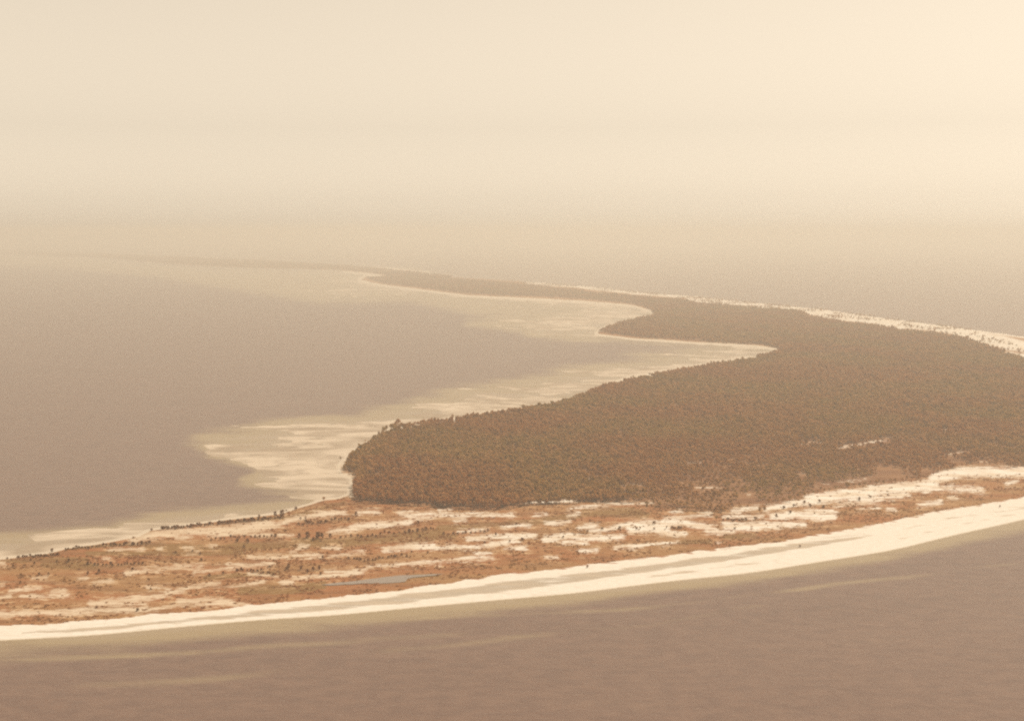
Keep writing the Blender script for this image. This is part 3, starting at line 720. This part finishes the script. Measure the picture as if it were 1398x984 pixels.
SINGLES = [
    # kind, x, y, height on the photo, relative width, label
    ("shrub", 207, 724.5, 3.4, 1.2, "lone small shrub off the tip of the lagoon hedge row"),
    ("shrub", 354, 706.5, 4.0, 1.0, "lone shrub on pale sand just above the lagoon hedge row"),
    ("shrub", 376, 708, 9.0, 0.7, "tall upright shrub at the end of the lagoon hedge row, shorter of two"),
    ("shrub", 385, 707.5, 10.5, 0.75, "tallest upright shrub at the right end of the lagoon hedge row"),
    ("shrub", 391, 698, 2.6, 1.2, "tiny shrub at the water's edge beyond the two tall upright shrubs"),
    ("shrub", 404, 696, 4.4, 1.1, "round shrub on the shore midway between hedge row and forest corner"),
    ("tree", 442, 685, 6.5, 1.3, "flat-crowned small tree standing alone on the lagoon shore before the forest corner"),
    ("shrub", 10, 764.5, 3.6, 1.2, "small shrub on lagoon sand, first one in from the photo's left edge"),
    ("shrub", 71, 754, 6.0, 0.8, "upright shrub alone on sand where the two lagoon shore rows meet"),
    ("shrub", 94, 769, 5.5, 0.9, "dark shrub on tan scrub below the gap of the lagoon shore rows"),
    ("shrub", 78, 769, 3.6, 1.2, "small round shrub beside the darker one below the lagoon shore rows"),
    ("shrub", 47, 772.5, 4.6, 0.9, "upright brown shrub on the tan scrub near the left edge"),
    ("shrub", 42, 767, 3.0, 1.2, "small shrub right above the upright brown one near the left edge"),
    ("shrub", 18, 776, 4.2, 1.2, "dark shrub on the reddish bank at the left edge, lagoon side"),
    ("shrub", 120, 774, 6.5, 0.8, "upright shrub starting the broken row below the thin sand streak"),
    ("shrub", 120, 786.5, 5.6, 0.8, "dark shrub beside small sand flecks, below the row's upright start"),
    ("shrub", 135, 785, 7.5, 0.75, "narrow upright shrub above the short slanting sand dash"),
    ("shrub", 181, 781, 5.0, 0.9, "dark shrub at the tip of the pale sand band, alone"),
    ("shrub", 66, 787, 4.8, 0.8, "narrow shrub at the end of a faint sand line near the left edge"),
    ("shrub", 54, 787, 4.6, 1.1, "dark round shrub over the faint sand line near the left edge"),
    ("shrub", 28, 789, 5.2, 1.1, "broad dark shrub in tan scrub near the left edge, above a smaller one"),
    ("shrub", 28, 798, 3.8, 0.9, "small shrub below the broad dark one near the left edge"),
    ("shrub", 203, 794, 4.0, 1.1, "dark shrub on the wide brown scrub field, upper of two"),
    ("shrub", 206, 807, 3.6, 1.0, "dark shrub where the sand track forks, lower of two"),
    ("shrub", 188, 836, 4.4, 1.5, "wide low shrub on the speckled sand before the beach"),
    ("shrub", 132, 832, 3.6, 1.3, "reddish shrub at the blunt end of the broad sand tongue"),
    ("shrub", 324, 742, 5.6, 0.9, "upright shrub in olive scrub, first of the three under the lagoon-side sand"),
    ("shrub", 338, 743, 6.8, 0.8, "tallest of the three upright shrubs in the olive scrub"),
    ("shrub", 333, 749, 4.2, 1.2, "reddish low shrub just under the tallest of the three upright ones"),
    ("shrub", 376, 736, 6.0, 0.9, "upright shrub under the end of the lagoon-side sand patch"),
    ("shrub", 275, 768, 4.6, 1.2, "dark shrub at the lower rim of the olive scrub by the sand track"),
    ("shrub", 274, 759, 3.6, 1.2, "low shrub in olive scrub directly above the dark rim shrub"),
    ("shrub", 263, 755, 3.2, 1.2, "small shrub under two white sand flecks in the olive scrub"),
    ("shrub", 240, 757, 3.4, 1.2, "small brown shrub left of the white sand flecks in olive scrub"),
    ("shrub", 305, 786, 5.0, 1.0, "dark shrub under the thin pale sand track"),
    ("shrub", 286, 788, 4.6, 1.3, "broad shrub left of the dark one under the thin pale track"),
    ("shrub", 394, 778, 8.0, 0.8, "tall dark shrub at the right end of the curved track clump"),
    ("shrub", 368, 776, 3.4, 1.1, "small shrub on sand above the curved track clump"),
    ("shrub", 410, 710.5, 3.4, 1.1, "small dark shrub on the bright sand band, left of a pair"),
    ("shrub", 417, 710.5, 3.2, 1.1, "small dark shrub on the bright sand band, right of a pair"),
    ("shrub", 486, 705, 5.8, 0.8, "slim shrub crossing the sand strip at the forest corner"),
    ("shrub", 571, 716, 4.0, 1.4, "low shrub at the end of the wide pale sand band"),
    ("shrub", 408, 736, 7.5, 0.85, "leftmost of the tall dark shrubs grouped over the olive strip"),
    ("shrub", 420, 736, 9.5, 0.85, "second tall dark shrub of the group over the olive strip"),
    ("shrub", 434, 737, 10.5, 0.8, "tallest dark shrub in the group over the olive strip"),
    ("shrub", 440, 736.5, 9.0, 0.8, "tall shrub touching the tallest one's flank over the olive strip"),
    ("shrub", 451, 736, 7.0, 0.9, "smaller shrub at the tall group's right over the olive strip"),
    ("shrub", 428, 739, 5.0, 1.2, "squat shrub at the foot of the tall dark group"),
    ("shrub", 559, 729, 6.5, 0.8, "upright shrub rising above the olive scrub strip"),
    ("shrub", 573, 735, 4.4, 1.2, "dark shrub inside the olive strip near its pale sand edge"),
    ("shrub", 441, 765, 5.5, 0.75, "slim upright shrub between short pale sand dashes"),
    ("shrub", 392, 780, 6.0, 0.9, "first dark shrub of the huddle left of the pond"),
    ("shrub", 411, 780, 6.5, 0.9, "second dark shrub of the huddle left of the pond"),
    ("shrub", 420, 784, 5.5, 1.1, "third and lowest shrub of the huddle left of the pond"),
    ("shrub", 428, 781, 6.2, 0.9, "fourth shrub of the huddle left of the pond"),
    ("shrub", 436, 780, 7.0, 0.8, "rightmost and tallest shrub of the huddle left of the pond"),
    ("shrub", 438, 786, 4.0, 1.1, "small shrub below the tallest one of the pond huddle"),
    ("shrub", 562, 756, 3.4, 1.2, "reddish shrub on the rim of the bright sand above the pond"),
    ("shrub", 584, 757, 4.0, 1.0, "dark shrub alone on bright sand above the pond's thin end"),
    ("shrub", 662, 743, 3.4, 1.2, "dark shrub on the middle white sand streak, left one"),
    ("shrub", 696, 742, 3.6, 1.0, "dark shrub on the middle white sand streak, centre one"),
    ("shrub", 713, 740, 4.2, 1.5, "wide brown shrub on the middle white sand streak, right one"),
    ("shrub", 769, 736, 3.4, 1.2, "greyish shrub alone on the white sand right of the middle streak"),
    ("shrub", 802, 776.5, 3.6, 1.0, "lone dark shrub on the white dune edge of the beach"),
    ("shrub", 802, 728, 3.4, 1.3, "reddish shrub at the head of the white sand plate"),
    ("shrub", 677, 733, 5.4, 0.9, "upright dark shrub at the end of the row over the middle sand"),
    ("shrub", 705, 718, 3.4, 1.2, "small shrub on the thin sandy line under the forest"),
    ("shrub", 893, 717, 4.8, 1.2, "largest dark shrub on the bright sand plate, at its upper edge"),
    ("shrub", 893, 725, 3.4, 1.1, "small shrub on the bright sand plate straight below the largest"),
    ("shrub", 869, 725, 3.4, 1.1, "left one of two touching shrubs on the bright sand plate"),
    ("shrub", 874, 723.5, 3.2, 1.1, "right one of two touching shrubs on the bright sand plate"),
    ("shrub", 846, 723.5, 3.8, 1.3, "dark shrub at the bright sand plate's left edge"),
    ("shrub", 847, 727, 2.8, 1.1, "tiny shrub hugging the left edge of the bright sand plate"),
    ("shrub", 822, 725, 3.8, 1.2, "reddish shrub on thin sand left of the bright plate"),
    ("shrub", 910, 723, 3.4, 0.9, "small slim shrub on the bright sand plate, rightmost before the clump"),
    ("tree", 978, 713, 7.0, 1.0, "small dark tree at the fork of two sand strips below the woodland"),
    ("shrub", 975, 700, 4.6, 1.2, "dark shrub at the end of a thin sand strip by the woodland"),
    ("tree", 1037, 702, 8.0, 1.0, "left one of two dark trees parting the pale sand sheets"),
    ("tree", 1044, 701, 8.5, 1.0, "right one of two dark trees parting the pale sand sheets"),
    ("shrub", 1031, 711, 4.2, 1.3, "slanting shrub on sand below the two parting trees"),
    ("shrub", 1060, 708, 6.0, 0.9, "upright shrub on white sand right of the two parting trees"),
    ("shrub", 1079, 703, 5.2, 1.1, "dark green round shrub alone on white sand"),
    ("shrub", 1098, 689, 5.2, 1.1, "dark shrub in the upper sand corner by the forest edge"),
    ("shrub", 1106, 694, 5.6, 1.0, "dark shrub between upper and lower white sand strips"),
    ("shrub", 1119, 687, 4.4, 1.2, "grey-green shrub on the wide sand sheet near its start"),
    ("shrub", 1124, 695, 4.2, 1.2, "shrub at the head of the grey scrub wedge in the sand"),
    ("shrub", 1070, 696, 4.6, 1.4, "left brown shrub of the pair notched into the upper sand"),
    ("shrub", 1084, 693, 4.0, 1.4, "right brown shrub of the pair notched into the upper sand"),
    ("shrub", 1173, 685, 5.4, 0.8, "slim shrub standing across the lower rim of the wide sand sheet"),
    ("shrub", 1188, 681, 3.4, 1.2, "small shrub on the wide sand sheet beside the slim one"),
    ("shrub", 1212, 678, 3.4, 1.1, "small dark shrub alone on the wide sand sheet"),
    ("shrub", 1003, 724, 3.0, 1.2, "tiny shrub on the rounded sand patch right of the fork"),
    ("shrub", 1092, 748, 3.6, 1.1, "lone small shrub in the damp hollow of the beach"),
    ("shrub", 1365, 694, 3.6, 1.0, "lone small shrub on the broad white beach near the right edge"),
    ("shrub", 1353, 634, 4.0, 1.2, "dark shrub beside the small sand gap in the forest edge"),
    ("tree", 465, 629, 6.0, 0.9, "small tree standing in the flats off the forest point's tip"),
    ("tree", 478, 623, 5.0, 0.9, "sapling on the flats a little inland of the outermost tree"),
    ("tree", 490, 610, 5.0, 1.2, "flat-topped small tree on the flats beside the forest point"),
    ("tree", 499, 604, 4.2, 1.0, "smallest tree on the flats between the flat-topped one and forest"),
    ("tree", 508, 603, 5.6, 0.9, "leaning tree on the flats nearest the forest point's rim"),
    ("tree", 493, 654, 5.5, 1.0, "low tree filling the notch below the forest point"),
]
for kind, qx, qy, hh, w, lab in SINGLES:
    plant(kind, qx, qy, hh, w, lab, "trees standing apart" if kind == "tree" else "shrubs standing apart on the sandy point", rp)

# ------------------------------------------------------------------ masses nobody could count: woodland and low scrub
def scatter_object(name, pts, rot, scl, idx, sources, label, category):
    me = bpy.data.meshes.new(name)
    me.vertices.add(len(pts)); me.vertices.foreach_set("co", np.asarray(pts, np.float32).ravel())
    for an, ty, arr in (("rot", 'FLOAT_VECTOR', rot), ("scl", 'FLOAT_VECTOR', scl), ("idx", 'INT', idx)):
        at = me.attributes.new(an, ty, 'POINT')
        if ty == 'INT':
            at.data.foreach_set("value", np.asarray(arr, np.int32))
        else:
            at.data.foreach_set("vector", np.asarray(arr, np.float32).ravel())
    o = link(name, me, kind="stuff", label=label, category=category)
    ng = bpy.data.node_groups.new(name + "_scatter", 'GeometryNodeTree')
    ng.interface.new_socket("Geometry", in_out='INPUT', socket_type='NodeSocketGeometry')
    ng.interface.new_socket("Geometry", in_out='OUTPUT', socket_type='NodeSocketGeometry')
    N = ng.nodes; L = ng.links
    gi = N.new("NodeGroupInput"); go = N.new("NodeGroupOutput")
    ci = N.new("GeometryNodeCollectionInfo")
    ci.inputs["Collection"].default_value = sources
    ci.inputs["Separate Children"].default_value = True
    ci.inputs["Reset Children"].default_value = True
    ip = N.new("GeometryNodeInstanceOnPoints")
    ip.inputs["Pick Instance"].default_value = True
    def na(n, t):
        a = N.new("GeometryNodeInputNamedAttribute"); a.data_type = t; a.inputs["Name"].default_value = n
        return a.outputs["Attribute"]
    L.new(gi.outputs[0], ip.inputs["Points"])
    L.new(ci.outputs[0], ip.inputs["Instance"])
    L.new(na("idx", 'INT'), ip.inputs["Instance Index"])
    L.new(na("rot", 'FLOAT_VECTOR'), ip.inputs["Rotation"])
    L.new(na("scl", 'FLOAT_VECTOR'), ip.inputs["Scale"])
    L.new(ip.outputs[0], go.inputs[0])
    md = o.modifiers.new("scatter", 'NODES'); md.node_group = ng
    return o

def sources(name, meshes):
    c = bpy.data.collections.new(name)
    for k, me in enumerate(meshes):
        o = bpy.data.objects.new(f"{name}_{k:02d}", me)
        c.objects.link(o)
    return c

def merged_tree(name, rng, mat, **kw):
    t, c = tree_parts(rng, **kw)
    v, q = join([t, c])
    me = mesh_np(name, v, q, M_BARK)
    me.materials.append(mat)
    mi = np.ones(len(q), np.int32); mi[:len(t[1])] = 0
    me.polygons.foreach_set("material_index", mi)
    return me

rf = np.random.default_rng(23)
near_src = sources("near_tree", [merged_tree("near_tree", rf, M_TREE, h=10.0, spread=s, bare=b, n_cl=n, n_leaf=13, size=0.95, flat=f)
           for s, b, n, f in [(2.9, .45, 9, .7), (3.4, .5, 10, .6), (2.4, .35, 9, .85), (3.8, .55, 10, .55), (2.2, .5, 8, .9), (3.1, .4, 10, .75), (2.7, .3, 9, .9), (3.5, .48, 10, .65)]])

def jitter_points(x0, x1, y0, y1, sp, rng):
    nx, ny = int((x1 - x0) / sp), int((y1 - y0) / sp)
    X, Y = np.meshgrid(np.arange(nx), np.arange(ny))
    X = x0 + (X + rng.random(X.shape)) * sp; Y = y0 + (Y + rng.random(Y.shape)) * sp
    X, Y = X.ravel(), Y.ravel()
    k = np.abs(X) < Y * 0.6
    return X[k], Y[k]

FX, FY, FS = [], [], []
for y0, y1, sp, sc in ((1900, 3000, 6.4, 1.0), (3000, 4600, 7.6, 1.12), (4600, 7200, 10.5, 1.3), (7200, 13500, 16, 1.6), (13500, 40000, 42, 2.4)):
    X, Y = jitter_points(-0.6 * y1, 0.6 * y1, y0, y1, sp, rf)
    f = field_at(forest, X, Y); s = field_at(sandf, X, Y); lnd = field_at(land, X, Y)
    ppx, ppy = to_photo(X, Y)
    f = f + (fbm(X / 26, Y / 60, 55) - 0.5) * (8 + 10 * sstep(840, 900, ppx)) * sstep(560, 640, ppy) + (fbm(X / 130, Y / 320, 57) - 0.5) * 6 * sstep(900, 1000, ppx) * sstep(500, 470, ppy)
    m = (f > 0.3) & (lnd > 0) & (s < np.where(ppy > 480, 0.4, 0.8))
    # woodland thins towards the sandy right front
    thin = sstep(40, 0, f) * sstep(820, 900, ppx) * sstep(590, 660, ppy) * 0.72
    thin = thin + 0.55 * sstep(0.56, 0.72, fbm(X / 70, Y / 160, 61))
    m &= rf.random(X.shape) > thin
    m &= (strokes(ppx, ppy - 3.0, CLEARINGS) < -3.0) | (rf.random(X.shape) < 0.22)
    FX.append(X[m]); FY.append(Y[m]); FS.append(np.full(m.sum(), sc))
# bushes scattered along the ocean beach and the outer sand
X, Y = jitter_points(-2000, 5200, 4600, 11500, 19, rf)
s = field_at(sandf, X, Y); lnd = field_at(land, X, Y); f = field_at(forest, X, Y)
m = (lnd > 0.4) & (f < 0.5) & (f > -14) & (rf.random(X.shape) < 0.6) & (fbm(X / 90, Y / 150, 71) > 0.53)
FX.append(X[m]); FY.append(Y[m]); FS.append(np.full(m.sum(), 0.9))
FX, FY, FS = map(np.concatenate, (FX, FY, FS))
ppx, ppy = to_photo(FX, FY)
front = sstep(820, 900, ppx) * sstep(560, 670, ppy)
hgt = (0.82 + 0.5 * rf.random(len(FX)) ** 1.6 + 0.75 * (fbm(FX / 60, FY / 110, 81) - 0.5)) * (1 - 0.42 * front) * (1.0 + 0.25 * sstep(840, 600, ppx) * sstep(600, 690, ppy))
hgt *= np.where(rf.random(len(FX)) < 0.10, 1.3, 1.0)
hgt *= np.where(FS > 1, 1 + (FS - 1) * 0.25, np.where(FS < 1, 0.7, 1))
wid = FS * (0.75 + 0.75 * rf.random(len(FX)) ** 1.5) * (1 - 0.2 * front)
pts = np.stack([FX, FY, ground_z(FX, FY)], 1)
rot = np.stack([rf.normal(0, .05, len(FX)), rf.normal(0, .05, len(FX)), rf.random(len(FX)) * 6.28], 1)
print("forest trees", len(FX))
scatter_object("forest", pts, rot, np.stack([wid, wid, hgt], 1), rf.integers(0, 8, len(FX)), near_src,
               "dense olive brown forest covering the island behind the sandy point", "forest")

def tuft(rng, h, w, n, size):
    cs = [np.array([rng.normal(0, w * .35), rng.normal(0, w * .35), h * (0.35 + 0.25 * rng.random())]) for _ in range(4)]
    v, q = leaf_clumps(rng, cs, [w * 0.5] * 4, n, size, flat=h / w * 0.8)
    return mesh_np("scrub_tuft", v, q, M_SCRUB)

scrub_src = sources("scrub_tuft", [tuft(rf, h, w, 8, s) for h, w, s in [(0.8, 1.5, .36), (1.1, 1.3, .36), (0.6, 2.0, .40), (1.4, 1.6, .40)]])
X, Y = jitter_points(-950, 1250, 1330, 2320, 3.6, rf)
s = field_at(sandf, X, Y); lnd = field_at(land, X, Y); f = field_at(forest, X, Y); pd = field_at(pond, X, Y); bc = field_at(beach, X, Y)
dens = 0.03 + 0.36 * sstep(0.42, 0.66, fbm(X / 28, Y / 22, 91))
m = (lnd > 0.6) & (f < 4) & (s < -0.6) & (pd < -0.5) & (bc < 0) & (rf.random(X.shape) < dens)
edge = (lnd > 0.6) & (f < 1) & (s > -0.6) & (bc < 0) & (pd < -1) & (rf.random(X.shape) < 0.035)
m |= edge
X, Y = X[m], Y[m]
sc = 0.7 + 0.9 * rf.random(len(X)) ** 2
print("scrub tufts", len(X))
scatter_object("scrub", np.stack([X, Y, ground_z(X, Y)], 1), np.stack([0 * X, 0 * X, rf.random(len(X)) * 6.28], 1),
               np.stack([sc * 1.2, sc * 1.2, sc], 1), rf.integers(0, 4, len(X)), scrub_src,
               "low reddish brown scrub spread over the sandy point", "scrub")

# ------------------------------------------------------------------ haze: the air between the aircraft and the island
hz = Nodes("haze_air")
pv = hz.n("ShaderNodeVolumePrincipled")
pv.inputs["Color"].default_value = (0.862, 0.846, 0.782, 1)
pv.inputs["Density"].default_value = 0.000102
pv.inputs["Anisotropy"].default_value = 0.25
hz.l(pv.outputs[0], hz.out.inputs["Volume"])
hx, hy, h0, h1 = 64000.0, 64000.0, -5.0, 480.0
hv = [(sx * hx, sy * hy, zz) for zz in (h0, h1) for sx, sy in ((-1, -1), (1, -1), (1, 1), (-1, 1))]
hq = [(3, 2, 1, 0), (4, 5, 6, 7), (0, 1, 5, 4), (1, 2, 6, 5), (2, 3, 7, 6), (3, 0, 4, 7)]
link("haze", mesh_np("haze", hv, hq, hz.m), kind="stuff", label="warm pale haze filling the air over the sea", category="haze")
